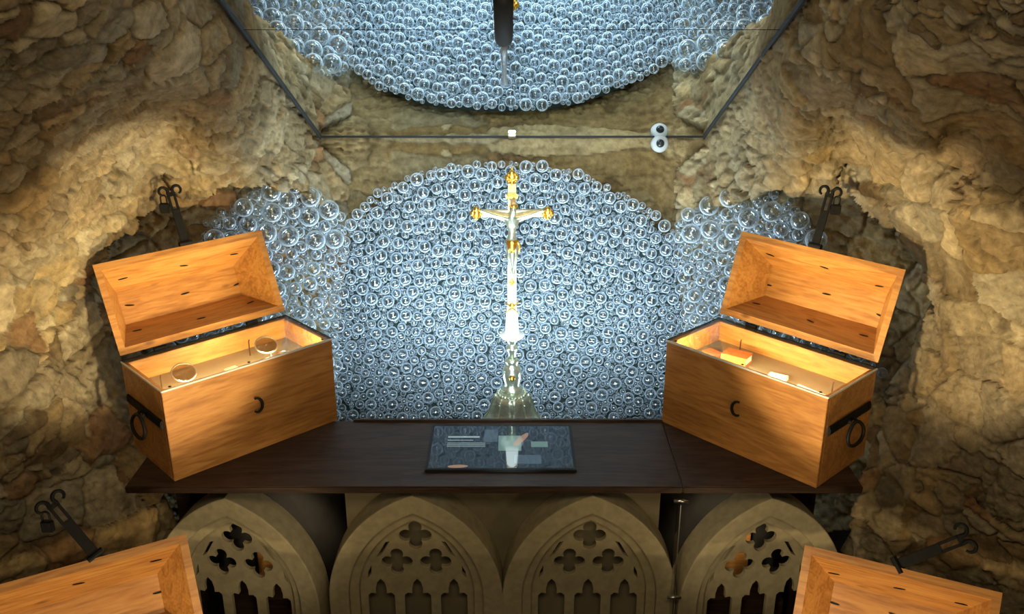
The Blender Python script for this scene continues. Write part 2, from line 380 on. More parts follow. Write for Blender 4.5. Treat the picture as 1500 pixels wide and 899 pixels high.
# ------------------------------------------------------------------ ball-covered arch and side clusters
ARCH = [(484,660),(486,520),(490,460),(498,400),(506,345),(522,312),(556,278),(600,256),(646,242),(700,238),(750,237),(800,241),(850,252),(905,277),(955,308),(985,338),(1000,400),(1008,460),(1010,520),(1010,660)]
YP = YW-.075
bm = bmesh.new()
prism(bm, [atY(x, y, YP) for x, y in [(494,660),(496,520),(500,462),(508,402),(516,352),(532,322),(562,290),(604,268),(648,255),(700,250),(750,249),(800,253),(848,264),(898,288),(945,318),(974,346),(990,402),(998,460),(1000,520),(1000,660)]], lambda p, t: Vector((p.x, p.y+t, p.z)), 0, .03)
bp = fin('ball_backing_panel', bm, M_green)
tag(bp, 'dark arched panel behind the glass balls at the back of the niche', 'panel')
def fpanel(px, py):
    k = (449.5-py)/F
    return YP/(cp+k*sp)
GRID = {}
def scatter(poly, f, passes, push, seed):
    g = np.random.default_rng(seed); P = np.array(poly, float); x0, y0 = P.min(0); x1, y1 = P.max(0)
    grid = GRID; out = []; cs = .07
    for rmin, rmax, tries, ov in passes:
        px = g.uniform(x0, x1, tries); py = g.uniform(y0, y1, tries); m = inpoly(px, py, poly); px = px[m]; py = py[m]
        d = f(px, py); e = 2.
        B = world(px, py, d); U = world(px+e, py, f(px+e, py))-B; Vv = world(px, py+e, f(px, py+e))-B
        Nn = np.cross(U, Vv); Nn /= np.linalg.norm(Nn, axis=1)[:,None]; Nn *= np.where((Nn*(B-np.array([0,0,CZ]))).sum(1) > 0, -1, 1)[:,None]
        rr = g.uniform(rmin, rmax, len(px)); q = B+Nn*(rr*.9+push+g.uniform(0, .012, len(px)))[:,None]
        for c, r in zip(q, rr):
            key = tuple((c/cs).astype(int)); ok = True
            for a in (-1, 0, 1):
                for b in (-1, 0, 1):
                    for h in (-1, 0, 1):
                        for (c2, r2) in grid.get((key[0]+a, key[1]+b, key[2]+h), ()):
                            if ((c-c2)**2).sum() < ((r+r2)*ov)**2: ok = False; break
                        if not ok: break
                    if not ok: break
                if not ok: break
            if ok:
                grid.setdefault(key, []).append((c, r)); out.append((c, r))
    return out
back = scatter(ARCH, fpanel, [(.023,.027,700,1.0),(.018,.023,4500,1.0),(.012,.017,14000,.97),(.008,.011,30000,.95)], .008, 1)
def inset(f, d_): return lambda px, py: f(px, py)+d_
ARCH2 = [(750+(x-750)*.965, 620+(y-620)*.965) for x, y in ARCH]
back += scatter(ARCH2, inset(fpanel, .0), [(.009,.014,26000,.95)], -.008, 11)
POLYL = [(285,350),(300,318),(330,296),(362,276),(400,266),(440,277),(478,294),(500,318),(520,330),(508,400),(494,460),(488,650),(400,650),(340,500),(230,530),(170,545),(250,480),(300,400)]
POLYR = [(985,345),(1000,325),(1030,302),(1060,305),(1100,292),(1140,278),(1165,286),(1185,315),(1198,345),(1210,390),(1262,490),(1300,540),(1150,510),(1080,650),(1008,650),(1004,460),(996,400)]
sp_l = [(.028,.034,60,1.0),(.022,.029,1600,.98),(.015,.021,6000,.95),(.009,.013,12000,.93)]
TOPL = [(296,345),(305,308),(362,274),(400,268),(478,294),(500,318),(505,345),(440,350)]; TOPR = [(1500-x+6, y+8) for x, y in TOPL]
bl = scatter(TOPL, flb, [(.033,.041,140,1.02)], .045, 5); br = scatter(TOPR, frb, [(.033,.041,140,1.02)], .045, 6)
left = bl+scatter(POLYL, flb, sp_l, .045, 2)+scatter(POLYL, flb, [(.012,.019,9000,.95)], .015, 12)
right = br+scatter(POLYR, frb, sp_l, .045, 3)+scatter(POLYR, frb, [(.012,.019,9000,.95)], .015, 13)
print('balls', len(back), len(left), len(right))
def unit_sphere(sub):
    bm = bmesh.new(); bmesh.ops.create_icosphere(bm, subdivisions=sub, radius=1)
    v = np.array([x.co[:] for x in bm.verts]); bm.verts.index_update(); f = np.array([[x.index for x in p.verts] for p in bm.faces]); bm.free()
    return v, f
axis = np.array([0, cp, -sp]); eye = np.array([0, 0, CZ])
allb = [(r/((c-eye)@axis), k, c, r) for k, L in enumerate((back, left, right)) for c, r in L]
allb.sort(key=lambda t: -t[0])
bms = bmesh.new(); bmesh.ops.create_icosphere(bms, subdivisions=4, radius=1); ball_me = bpy.data.meshes.new('glass_ball'); bms.to_mesh(ball_me); bms.free(); ball_me.materials.append(M_ball); ball_me.shade_smooth()
LAB = [('large clear glass ball among the balls covering the arch behind the altar cross', 'large glass balls of the back arch'),
       ('large clear glass ball in the cluster behind the open left wooden chest', 'large glass balls of the left cluster'),
       ('large clear glass ball in the cluster behind the open right wooden chest', 'large glass balls of the right cluster')]
for _, k, c, r in allb[:300]:
    o = bpy.data.objects.new('glass_ball', ball_me); COL.objects.link(o); o.location = c; o.scale = (r, r, r)
    o.rotation_euler = (random.random()*6, random.random()*6, random.random()*6)
    tag(o, LAB[k][0], 'glass ball', LAB[k][1])
SL = ['smaller clear glass balls packed over the whole arch behind the altar cross', 'smaller clear glass balls packed on the rock behind the left wooden chest', 'smaller clear glass balls packed on the rock behind the right wooden chest']
uv_, uf_ = unit_sphere(3)
for k in range(3):
    L = [(c, r) for _, kk, c, r in allb[300:] if kk == k]
    cs_ = np.array([c for c, r in L]); rs_ = np.array([r for c, r in L])
    V = (cs_[:,None]+uv_[None]*rs_[:,None,None]).reshape(-1, 3); Fq = (uf_[None]+(np.arange(len(L))*len(uv_))[:,None,None]).reshape(-1, 3)
    me = bpy.data.meshes.new('glass_balls'); me.vertices.add(len(V)); me.vertices.foreach_set('co', V.astype(np.float32).ravel())
    me.loops.add(Fq.size); me.loops.foreach_set('vertex_index', Fq.astype(np.int32).ravel()); me.polygons.add(len(Fq))
    me.polygons.foreach_set('loop_start', np.arange(0, Fq.size, 3, dtype=np.int32)); me.polygons.foreach_set('loop_total', np.full(len(Fq), 3, np.int32)); me.update()
    o = link('glass_balls', me, M_ball, None, True); tag(o, SL[k], 'glass balls', kind='stuff')

# ------------------------------------------------------------------ table
T = .90
yf, yb = atZ(750, 713, T).y, atZ(750, 616, T).y; xl, xr, xs = -1.177, 1.067, .52
table = empty('display_table', ((xl+xr)/2, yf, 0)); ox = -(xl+xr)/2
tag(table, 'long dark brown wooden display table carrying the two upper open chests', 'table')
def tb(name, x0, x1, y0, y1, z0, z1, m=M_dark, bev=.003):
    bm = bmesh.new(); box(bm, ((x0+x1)/2+ox, (y0+y1)/2-yf, (z0+z1)/2), (x1-x0, y1-y0, z1-z0), bev); return fin(name, bm, m, table)
tb('tabletop', xl, xs-.001, yf, yb, T-.024, T); tb('tabletop', xs+.001, xr, yf, yb, T-.024, T)
tb('back_rail', -.55, .60, yb-.012, yb+.004, T-.03, T+.008)
tb('rear_shelf', xl, -.77, yb+.001, 3.0, T-.024, T); tb('rear_shelf', .70, xr, yb+.001, 3.0, T-.024, T)
for x in (xl+.05, xr-.05):
    tb('leg', x-.025, x+.025, yf+.30, yf+.35, 0, T-.024)

# ------------------------------------------------------------------ tracery panels under the table
def curve_mesh(name, loops, depth, bevel=0):
    cu = bpy.data.curves.new(name, 'CURVE'); cu.dimensions = '2D'; cu.fill_mode = 'BOTH'; cu.extrude = depth/2; cu.bevel_depth = bevel; cu.bevel_resolution = 1
    for pts in loops:
        s = cu.splines.new('POLY'); s.points.add(len(pts)-1); s.use_cyclic_u = True
        for p, q in zip(s.points, pts): p.co = (q[0], q[1], 0, 1)
    o = bpy.data.objects.new(name, cu); COL.objects.link(o); dg = bpy.context.evaluated_depsgraph_get(); dg.update()
    me = bpy.data.meshes.new_from_object(o.evaluated_get(dg)); bpy.data.objects.remove(o)
    me.transform(Matrix.Rotation(R(90), 4, 'X'))         # (x, y) -> (x, z), front face towards -y
    return me
def arch_pts(w, rise, base, top, n=22):
    """pointed arch, apex at z = top, half width w, springing rise below it, feet at base"""
    Rr = (w*w+rise*rise)/(2*w); zs = top-rise; pts = []
    a1 = math.asin(min(1, rise/Rr))
    for k in range(n+1):
        a = a1*k/n; pts.append((-w+Rr-Rr*math.cos(a), zs+Rr*math.sin(a)))       # left arc, foot to apex
    left_ = [(-w, base)]+pts
    return left_+[(-x, z) for x, z in left_[::-1]][1:]
def quatre(cx, cz, r):
    pts = []; A, B = r*.56, r*.42
    for k in range(48):
        th = 2*math.pi*k/48; ph = (th+math.pi/4)%(math.pi/2)-math.pi/4
        rr = A*math.cos(ph)+math.sqrt(max(0, B*B-(A*math.sin(ph))**2)); pts.append((cx+rr*math.cos(th), cz+rr*math.sin(th)))
    return pts
def lancet(cx, zt, w, zb):
    """trefoil-headed light"""
    pts = [(cx-w, zb), (cx-w, zt-.075), (cx-w*.98, zt-.062), (cx-w*.75, zt-.052), (cx-w*.42, zt-.054)]
    pts += [(cx-w*.42, zt-.036), (cx-w*.30, zt-.012), (cx, zt+.004)]
    return pts+[(2*cx-x, z) for x, z in pts[:-1][::-1]]
APZ = atY(600, 724, 2.47).z
def tracery(px, Y, rz, label, m, dark=False):
    p = atY(px, 727 if Y < 2.49 else 731, Y); H = p.z
    t = empty('tracery_panel', (p.x, Y+.05, 0), rz); tag(t, label, 'tracery window', 'gothic tracery panels under the table')
    w = .278; rise = .39
    o1 = arch_pts(w, rise, 0, H); i1 = arch_pts(.222, .325, .05, H-.058)
    a = link('arch_frame', curve_mesh('arch_frame', [o1, i1], .10, .004), m, t, False)
    i2 = arch_pts(.190, .285, .06, H-.099); o2 = arch_pts(.2215, .3245, .052, H-.0585)
    b = link('moulding', curve_mesh('moulding', [o2, i2], .07, .002), m, t, False); b.location = (0, .008, 0)
    o3 = arch_pts(.1895, .2845, .062, H-.0995)
    holes = [quatre(0, H-.175, .055), quatre(-.063, H-.276, .053), quatre(.063, H-.276, .053)]
    for s in (-1, 1):
        holes.append([(s*.080, H-.195), (s*.098, H-.200), (s*.132, H-.262), (s*.112, H-.25)])
        holes.append([(s*.146, H-.285), (s*.160, H-.315), (s*.164, H-.345), (s*.148, H-.325)])
    for x in (-.120, 0, .120): holes.append(lancet(x, H-.345, .045, .12))
    c = link('tracery', curve_mesh('tracery', [o3]+holes, .015, .0015), m, t, False); c.location = (0, .006, 0)
    return t
tracery(332, 2.50, R(-8), 'pale lit tracery panel under the table, behind the low left chest', M_sand)
tracery(603, 2.47, R(0), 'shaded stone tracery panel under the table, left one of the middle two', M_sand)
tracery(868, 2.47, R(0), 'shaded stone tracery panel under the table, right one of the middle two', M_sand)
tracery(1128, 2.50, R(8), 'pale lit tracery panel under the table, behind the low right chest', M_sand)
# plastered back behind them
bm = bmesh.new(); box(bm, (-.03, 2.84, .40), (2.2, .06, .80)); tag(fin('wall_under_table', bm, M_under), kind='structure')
bm = bmesh.new(); box(bm, (-.03, 2.585, .40), (1.02, .02, .80)); tag(fin('backing_board', bm, M_plaster), 'olive plastered board close behind the two middle tracery panels', 'board')
for px, lab in ((388, 'left'), (1085, 'right')):
    top = atY(px, 879, 2.64); bm = bmesh.new(); box(bm, (0, 0, top.z/2), (.30, .10, top.z), .004); o = fin('low_box', bm, M_dark); o.location = (top.x, 2.69, 0)
    tag(o, 'dark wooden box standing behind the lit tracery panel on the '+lab, 'box')
    bm = bmesh.new(); box(bm, (0, 0, .26), (.14, .02, .48), .003); o = fin('leaning_board', bm, M_wood); o.location = (top.x+(.02 if px < 750 else -.02), 2.775, 0)
    tag(o, 'honey-coloured board glimpsed through the lit tracery panel on the '+lab, 'board')
# glass divider with clamps
gp = atY(998, 725, 2.425)
dv = empty('glass_divider', (gp.x, 2.425, 0)); tag(dv, 'upright glass edge with steel clamps at the right end of the middle tracery panels', 'glass pane')
bm = bmesh.new(); box(bm, (0, .02, .43), (.006, .04, .82)); fin('glass_pane', bm, M_glass, dv)
bm = bmesh.new(); box(bm, (0, -.004, .43), (.003, .004, .82)); fin('edge_strip', bm, M_steel, dv)
for z in (.856, .50):
    bm = bmesh.new(); tube(bm, [(-.022, -.006, z), (.022, -.006, z)], .006); fin('clamp', bm, M_steel, dv, True)

# ------------------------------------------------------------------ chests
CL, CW, CH, CG = .5885, .2981, .3012, .0235
def chest(name, label, cx, lidang, rz, L=CL, hasp_lean=0, side=-1, hasp_back=0, hasp_shift=0, group='open wooden chests'):
    W, H, t = CW, CH, .017
    c = empty(name, cx, rz); tag(c, label, 'chest', group)
    bm = bmesh.new()
    box(bm, (0, t/2, H/2), (L, t, H), .0015); box(bm, (0, W-t/2, H/2), (L, t, H), .0015)
    for s in (-1, 1): box(bm, (s*(L/2-t/2), W/2, H/2), (t, W-2*t, H-.0005), .001)
    box(bm, (0, W/2, .012), (L-2*t, W-2*t, .02))
    fin('body', bm, M_wood, c)
    bm = bmesh.new(); box(bm, (0, W/2, H-.074), (L-2*t, W-2*t, .008)); fin('display_floor', bm, M_plate, c)
    bm = bmesh.new(); box(bm, (0, W/2, H+.0035), (L-.004, W-.004, .005)); fin('glass_cover', bm, M_glass, c)
    bm = bmesh.new()
    box(bm, (0, -.001, H+.003), (L+.002, .003, .006)); box(bm, (side*(L/2+.0005), W/2, H+.003), (.003, W, .006)); fin('lit_cover_edge', bm, M_rimm, c)  # pale strips painted where the front and near side edges look lit
    bm = bmesh.new(); box(bm, (0, W+.0005, H+.003), (L+.002, .004, .007)); box(bm, (-side*(L/2), W/2, H+.003), (.004, W, .007)); fin('dark_cover_edge', bm, M_iron, c)
    for sx in (-1, -.02, 1):
        bm = bmesh.new(); box(bm, (sx*(L/2-.03), .010, H+.0075), (.008, .008, .003), .001); fin('cover_screw', bm, M_iron, c)
    # lid
    a = lidang; ld = Vector((0, -math.cos(a), math.sin(a))); n = Vector((0, math.sin(a), math.cos(a))); hb = Vector((0, W, H+CG))
    lw = W; D = .138; m0, m1 = .30, .70; SL_ = .072
    def P(q, x): return hb+ld*q[0]+n*q[1]+Vector((x, 0, 0))
    outer = [(0, 0), (m0*lw-.004, D), (m1*lw+.004, D), (lw, 0)]
    inner = [(lw-.022, 0), (m1*lw-.006, D-.016), (m0*lw+.006, D-.016), (.022, 0)]
    bm = bmesh.new()
    # three planks
    def PX(q, s_, ins=0): return P(q, s_*(L/2-ins-SL_*max(0, q[1])/D))
    def tray(bm, q, ins):                              # one plank, its ends following the slope of the end boards
        A_ = [bm.verts.new(PX(p, -1, ins)) for p in q]; B_ = [bm.verts.new(PX(p, 1, ins)) for p in q]; n_ = len(q)
        bm.faces.new(A_[::-1]); bm.faces.new(B_)
        for i in range(n_): bm.faces.new((A_[i], A_[(i+1)%n_], B_[(i+1)%n_], B_[i]))
    for q in ((outer[0], outer[1], inner[2], inner[3]), (outer[1], outer[2], inner[1], inner[2]), (outer[2], outer[3], inner[0], inner[1])): tray(bm, q, .0004)
    for s in (-1, 1):
        q = [(.0003, -.0006), (m0*lw-.0043, D-.0006), (m1*lw+.0043, D-.0006), (lw-.0003, -.0006)]
        A_ = [bm.verts.new(PX(p, s)) for p in q]; B_ = [bm.verts.new(PX(p, s, .021)) for p in q]
        bm.faces.new(A_[::-1]); bm.faces.new(B_)
        for i in range(4): bm.faces.new((A_[i], A_[(i+1)%4], B_[(i+1)%4], B_[i]))
    lid = fin('lid', bm, M_wood, c)
    # dark hand-forged nails through the planks
    for qi, (A_, B_) in enumerate(((inner[0], inner[1]), (inner[1], inner[2]), (inner[2], inner[3]))):
        for xi, fx in enumerate((-.34, .02, .36)):
            f = .52+random.uniform(-.12, .12)
            q = (A_[0]+(B_[0]-A_[0])*f, A_[1]+(B_[1]-A_[1])*f); pos = P(q, fx*L*(.9+random.random()*.15))
            dl = (P(B_, 0)-P(A_, 0)).normalized(); xx = Vector((1, 0, 0)); nn = xx.cross(dl).normalized(); tw = random.uniform(-.25, .25)
            u = (xx*math.cos(tw)+dl*math.sin(tw)); bm = bmesh.new()
            v = nn.cross(u)
            Mx = Matrix((u, v, nn)).transposed().to_4x4(); Mx.translation = pos
            bmesh.ops.create_cone(bm, cap_ends=True, segments=10, radius1=1, radius2=.5, depth=1, matrix=Mx @ Matrix.Diagonal((.017, .0028, .004, 1)))
            fin('nail', bm, M_iron, lid, False)
    # hinges
    for x in (-.28*L, .28*L):
        bm = bmesh.new(); box(bm, (x, W+.004, H-.02), (.035, .006, .07), .001); tube(bm, [(x-.02, W+.004, H+.012), (x+.02, W+.004, H+.012)], .007)
        fin('hinge', bm, M_iron, c)
    # hasp on the upper (front) edge of the lid, pointing on past it
    hx = .03*L*-side+hasp_shift
    O = P((lw, .006), hx)
    hl = (ld*math.cos(hasp_back)+n*math.sin(hasp_back)); hl = (hl*math.cos(hasp_lean)+Vector((1, 0, 0))*math.sin(hasp_lean)).normalized()
    hxv = (Vector((1, 0, 0))-hl*hl.x).normalized(); hn = hxv.cross(hl)
    def Q(u_, v_, w_=0): return O+hxv*u_+hl*v_+hn*w_
    Mh = Matrix((hxv, hl, hn)).transposed().to_4x4(); Mh.translation = O
    bm = bmesh.new(); box(bm, (0, .070, 0), (.028, .115, .005), .001, Mh); box(bm, (-.0105, .150, 0), (.0085, .055, .005), .001, Mh); box(bm, (.0105, .150, 0), (.0085, .055, .005), .001, Mh); box(bm, (0, .178, 0), (.030, .014, .005), .001, Mh)
    for s in (-1, 1):
        pts = [Q(s*.010, .178)]
        for k in range(15):
            th = k/14*4.4; rr = .016-.0035*k/14
            pts.append(Q(s*(.024-rr*math.cos(th)), .190+rr*math.sin(th)))
        tube(bm, pts, [.0058]+[.0058-.002*k/14 for k in range(15)], 8)
    tube(bm, [Q(-.022, .008), Q(.022, .008)], .009);
    fin('hasp', bm, M_iron, c)
    # carrying straps with rings on both ends
    for s in (-1, 1):
        X = s*(L/2+.004); zb = H*.62
        bm = bmesh.new(); box(bm, (X, W*.5, zb), (.007, W*.86, .030), .002)
        for yy in (W*.10, W*.90): box(bm, (X+s*.003, yy, zb), (.006, .016, .020), .002)
        tube(bm, [(X+s*.006, W*.5-.018, zb-.002), (X+s*.018, W*.5-.012, zb-.008), (X+s*.018, W*.5+.012, zb-.008), (X+s*.006, W*.5+.018, zb-.002)], .006, 8)
        st = fin('strap', bm, M_iron, c)
        bm = bmesh.new(); pts = []
        for k in range(28):
            th = 2*math.pi*k/28
            pts.append((X+s*(.020+.012*(1-math.cos(th))/2), W*.5+.048*math.sin(th)*(1-.18*math.cos(th)), zb-.042+.036*math.cos(th)))
        tube(bm, pts, .0056, 8, True); fin('ring_handle', bm, M_iron, st, True)
    # little iron hook on the front
    bm = bmesh.new(); pts = []
    for k in range(13):
        th = R(110)-R(230)*k/12
        pts.append((-side*(.017*math.cos(th)-.003)+side*-.0, -.008-.006*math.sin(k/12*math.pi), H*.545+.024*math.sin(th)))
    tube(bm, pts, [.003+.0022*math.sin(k/12*math.pi) for k in range(13)], 8); fin('front_hook', bm, M_iron, c, True)
    # padlock position in world
    Mw = Matrix.Translation(c.location) @ Matrix.Rotation(rz, 4, 'Z')
    return c, Mw, Mw @ Q(side*.026, .176, -.004)
def place(x, y, ang, m, z=T, L=CL):                    # front corner nearest the eye -> base centre of the front edge
    return (x+m*math.cos(ang)*L/2, y+math.sin(ang)*L/2, z)
aL, aR = R(43.4), R(46.99)
chL, MwL, pkL = chest('wooden_chest', 'open honey-coloured wooden chest on the left end of the table', place(-1.0337, 2.456, aL, 1, T+.0006), R(113), aL, side=-1)
chR, MwR, pkR = chest('wooden_chest', 'open honey-coloured wooden chest on the right end of the table', place(.9197, 2.4173, aR, -1, T+.0006), R(108.6), -aR, side=1)
# low chests in front: found from the visible corner of the lid
def low(ptw, m, ang, lid, L):
    a = Vector((m*math.cos(ang), math.sin(ang), 0)); b = Vector((-m*math.sin(ang), math.cos(ang), 0))
    l = -math.cos(lid)*b+math.sin(lid)*Vector((0, 0, 1))
    o = ptw-a*L-l*CW-b*CW-Vector((0, 0, CH+CG)); return o, (o+a*L/2)
lidL, lidR = R(119), R(117)
oA, cA = low(at(272.7, 781, 2.54), 1, R(29), lidL, CL)
oB, cB = low(at(1179, 797.5, 2.5), -1, R(25), lidR, .48)
zlow = (oA.z+oB.z)/2
chA, MwA, pkA = chest('wooden_chest', 'low open wooden chest whose lid rises in the bottom left corner', oA+(cA-oA), lidL, R(29), side=-1, hasp_lean=R(-26), hasp_shift=.05)
chB, MwB, pkB = chest('wooden_chest', 'low open reddish wooden chest whose lid rises in the bottom right corner', cB, lidR, -R(25), L=.48, side=1, hasp_lean=R(54))
print('low chest z', oA.z, oB.z)
def padlock(p, label, rz):
    o = empty('padlock', p, rz); tag(o, label, 'padlock', 'black padlocks on the hasps')
    bm = bmesh.new(); box(bm, (0, 0, -.040), (.032, .016, .034), .003); fin('lock_body', bm, M_iron, o)
    bm = bmesh.new(); pts = [(-.010, 0, -.026), (-.010, 0, -.006)]+[(-.010*math.cos(R(k*22.5)), 0, -.006+.010*math.sin(R(k*22.5))) for k in range(1, 8)]+[(.010, 0, -.006), (.010, 0, -.026)]
    tube(bm, pts, .003, 8); fin('shackle', bm, M_iron, o, True)
padlock(pkL, 'black padlock hanging from the hasp of the left chest on the table', 0)
padlock(pkR, 'black padlock hanging from the hasp of the right chest on the table', 0)
padlock(pkA, 'black padlock hanging from the hasp of the low bottom left chest', 0)
# plinths below the low chests
for cc, rz, L, zz, lab in ((chA, R(29), CL, oA.z, 'dark wooden plinth under the low left chest'), (chB, -R(25), .48, oB.z, 'dark wooden plinth under the low right chest')):
    bm = bmesh.new(); box(bm, (0, CW/2, zz/2), (L+.02, CW+.02, zz), .003); o = fin('chest_plinth', bm, M_dark); o.location = (cc.location.x, cc.location.y, 0); o.rotation_euler = (0, 0, rz)
    tag(o, lab, 'plinth')

# ------------------------------------------------------------------ things inside the chests
def inside(Mw, x, y, dz=0): return Mw @ Vector((x, y, CH-.070+dz))
M_lensglass = thin_glass('magnifier_glass', (.62, .60, .55), .22)
def magnifier(Mw, x, y, rz, label):
    o = empty('magnifier', inside(Mw, x, y), rz); tag(o, label, 'magnifier', 'magnifiers in the left chest')
    bm = bmesh.new(); pts = [(.038*math.cos(a), .006+.020*math.sin(a)*0+.036*math.sin(a)*.75, .050+.036*math.sin(a)*.55) for a in [k*math.pi/18 for k in range(36)]]
    tube(bm, pts, .0028, 8, True); fin('rim', bm, M_steel, o, True)
    bm = bmesh.new(); vs = [bm.verts.new((p[0]*.97, p[1]*.97, p[2])) for p in pts]; bm.faces.new(vs)
    g = bmesh.ops.extrude_face_region(bm, geom=bm.faces[:]); bmesh.ops.translate(bm, vec=(0, .001, .003), verts=[e for e in g['geom'] if isinstance(e, bmesh.types.BMVert)])
    fin('lens', bm, M_lensglass, o)
    bm = bmesh.new(); tube(bm, [(0, -.021, .030), (0, -.024, .012), (0, -.016, .002)], .002, 6)
    tube(bm, [(.024*math.cos(a), -.012+.020*math.sin(a), .0025) for a in [k*math.pi/12 for k in range(24)]], .0025, 6, True); fin('stand', bm, M_steel, o, True)
def eyering(Mw, x, y, r, label):
    o = bmesh.new(); p = inside(Mw, x, y, .004)
    tube(o, [(r*math.cos(a), r*math.sin(a), 0) for a in [k*math.pi/14 for k in range(28)]], .003, 8, True); t = fin('glass_ring', o, M_steel, None, True); t.location = p
    tag(t, label, 'ring', 'small rings in the left chest')
magnifier(MwL, -.165, .130, aL, 'round magnifier on a wire stand at the near left end inside the left chest')
magnifier(MwL, .135, .150, aL, 'round magnifier on a wire stand towards the right end inside the left chest')
eyering(MwL, -.205, .115, .022, 'small pale ring lying left of the nearer magnifier in the left chest')
eyering(MwL, .195, .150, .020, 'small pale ring lying right of the farther magnifier in the left chest')
def slab(name, Mw, x, y, s, rz, m, label, cat, dz=0, tilt=0):
    bm = bmesh.new(); box(bm, (0, 0, s[2]/2), s, min(s[2]*.2, .002)); o = fin(name, bm, m); o.location = inside(Mw, x, y, dz); o.rotation_euler = (tilt, 0, rz)
    return tag(o, label, cat)
slab('label_card', MwL, .005, .155, (.042, .034, .004), aL+.1, M_paper, 'small cream card on the floor of the left chest between the magnifiers', 'card')
b1 = empty('book', inside(MwR, -.125, .165), -aR+.2); tag(b1, 'thick red-orange leather book inside the right chest', 'book')
bm = bmesh.new(); box(bm, (0, 0, .030), (.088, .064, .005), .0015); box(bm, (0, 0, .0025), (.088, .064, .005), .0015); box(bm, (0, -.031, .016), (.088, .004, .028), .001); fin('cover', bm, M_orange, b1)
bm = bmesh.new(); box(bm, (0, .001, .0163), (.082, .056, .022)); fin('pages', bm, M_wpaper, b1)
slab('book', MwR, -.215, .155, (.06, .045, .012), -aR-.15, M_orange, 'thin red-orange book at the far left end inside the right chest', 'book')
slab('label_card', MwR, .045, .145, (.062, .036, .014), -aR+.25, M_wpaper, 'small white folded card in the middle of the right chest', 'card')
slab('paper_sheet', MwR, .160, .130, (.10, .05, .003), -aR-.1, M_wpaper, 'flat printed paper sheet at the near right end of the right chest', 'paper')
def pin(Mw, x, y, label):
    bm = bmesh.new(); tube(bm, [(0, 0, 0), (0, 0, .05), (.002, 0, .058)], .0022, 8); o = fin('pin', bm, M_iron, None, True); o.location = inside(Mw, x, y); tag(o, label, 'pin', 'thin dark upright pins in the chests')
pin(MwL, -.235, .15, 'thin dark upright pin at the near left end of the left chest'); pin(MwL, .105, .22, 'thin dark upright pin beside the farther magnifier in the left chest')
pin(MwR, -.15, .22, 'thin dark upright pin behind the thick red-orange book'); pin(MwR, .235, .14, 'thin dark upright pin at the near right end of the right chest')

# ------------------------------------------------------------------ touch screen lying on the table
s0, s1 = atZ(622, 692, T), atZ(845, 692, T); s2 = atZ(735, 626, T)
sc = empty('display_screen', ((s0.x+s1.x)/2, (s0.y+s2.y)/2, T)); tag(sc, 'flat black touch screen lying on the table in front of the cross', 'screen')
sw, sd = s1.x-s0.x, s2.y-s0.y
def scb(name, m, x, y, w, h, z, t=.0008, bev=0):
    bm = bmesh.new(); box(bm, (x, y, z), (w, h, t), bev); return fin(name, bm, m, sc)
M_sglass = simple('screen_glass', (.008, .012, .018), .04, emit=(.10, .16, .22), es=.12)
M_spane = simple('screen_panel', (.01, .015, .02), .06, emit=(.16, .25, .33), es=.30)
M_stext = simple('screen_text', (.01, .01, .01), .1, emit=(.55, .75, .72), es=.45)
M_simg = simple('screen_image', (.01, .01, .01), .1, emit=(.60, .36, .22), es=.45)
M_simg2 = simple('screen_picture_green', (.01, .01, .01), .1, emit=(.22, .38, .33), es=.5)
scb('bezel', M_black, 0, 0, sw, sd, .005, .010, .002); scb('screen', M_sglass, 0, 0, sw-.02, sd-.02, .0102)
def X(v): return (v-750)/1190*sw+0.0*v       # measured across the screen picture
scb('heading', M_stext, -.125, .062, .105, .010, .0108)
scb('heading', M_stext, -.135, .040, .085, .003, .0108)
for k in range(4): scb('text_line', M_stext, -.115, .022-.008*k, .125, .0016, .0108)
scb('picture', M_spane, -.035, .07, .045, .085, .0108); scb('picture', M_spane, .085, -.085, .085, .055, .0108)
scb('picture', M_simg2, .028, .02, .075, .10, .0107); scb('picture', M_simg2, .125, .012, .055, .036, .0109)
def ell(name, m, x, y, a, b, rot):
    bm = bmesh.new(); pts = [(x+a*math.cos(t)*math.cos(rot)-b*math.sin(t)*math.sin(rot), y+a*math.cos(t)*math.sin(rot)+b*math.sin(t)*math.cos(rot)) for t in [k*math.pi/10 for k in range(20)]]
    prism(bm, pts, lambda p, z: Vector((p[0], p[1], z)), .0106, .0112); return fin(name, bm, m, sc)
ell('picture', M_simg, .065, .045, .05, .012, R(62)); ell('picture', M_simg, -.135, -.128, .032, .009, R(3))

# ------------------------------------------------------------------ altar cross
YC = 3.08
def cz(py): return atY(750, py, YC).z
def cr_(py, wpx): return wpx/2/F*(atY(750, py, YC)-Vector((0,0,CZ))).dot(Vector((0, cp, -sp)))
zb = cz(622)
cross = empty('altar_cross', (.0, YC, zb)); tag(cross, 'tall silver and gold altar cross with crucified figure standing behind the table', 'cross')
def zz(py): return cz(py)-zb
fp = [(623, 84), (619, 86), (616, 84), (613, 76), (609, 72), (604, 64), (597, 58), (590, 54), (584, 51), (580, 48), (577, 42), (574, 33), (571, 28)]
prof = [(cr_(y, w_), zz(y)) for y, w_ in fp]
bm = bmesh.new(); lathe(bm, prof, 64, .05)
for q in range(8):                                     # chased ribs ending in scrolls round the foot
    a = q*math.pi/4; cs2, sn2 = math.cos(a), math.sin(a); kk = 1.03 if q % 2 == 0 else .99
    rib = [(r_*kk*(1+.05*math.cos(4*a))*cs2, r_*kk*(1+.05*math.cos(4*a))*sn2, z_) for r_, z_ in prof[2:11]][::-1]
    tube(bm, rib, .0050, 8)
    for (rc, zc, R0) in ((.086, .030, .017), (.060, .100, .011)):
        pts = []
        for k in range(18):
            th = 1.2+k/17*6.6; rr = R0*(1-.65*k/17); r0 = rc+rr*math.cos(th); pts.append((r0*cs2, r0*sn2, zc+rr*math.sin(th)))
        tube(bm, pts, .0042, 8)
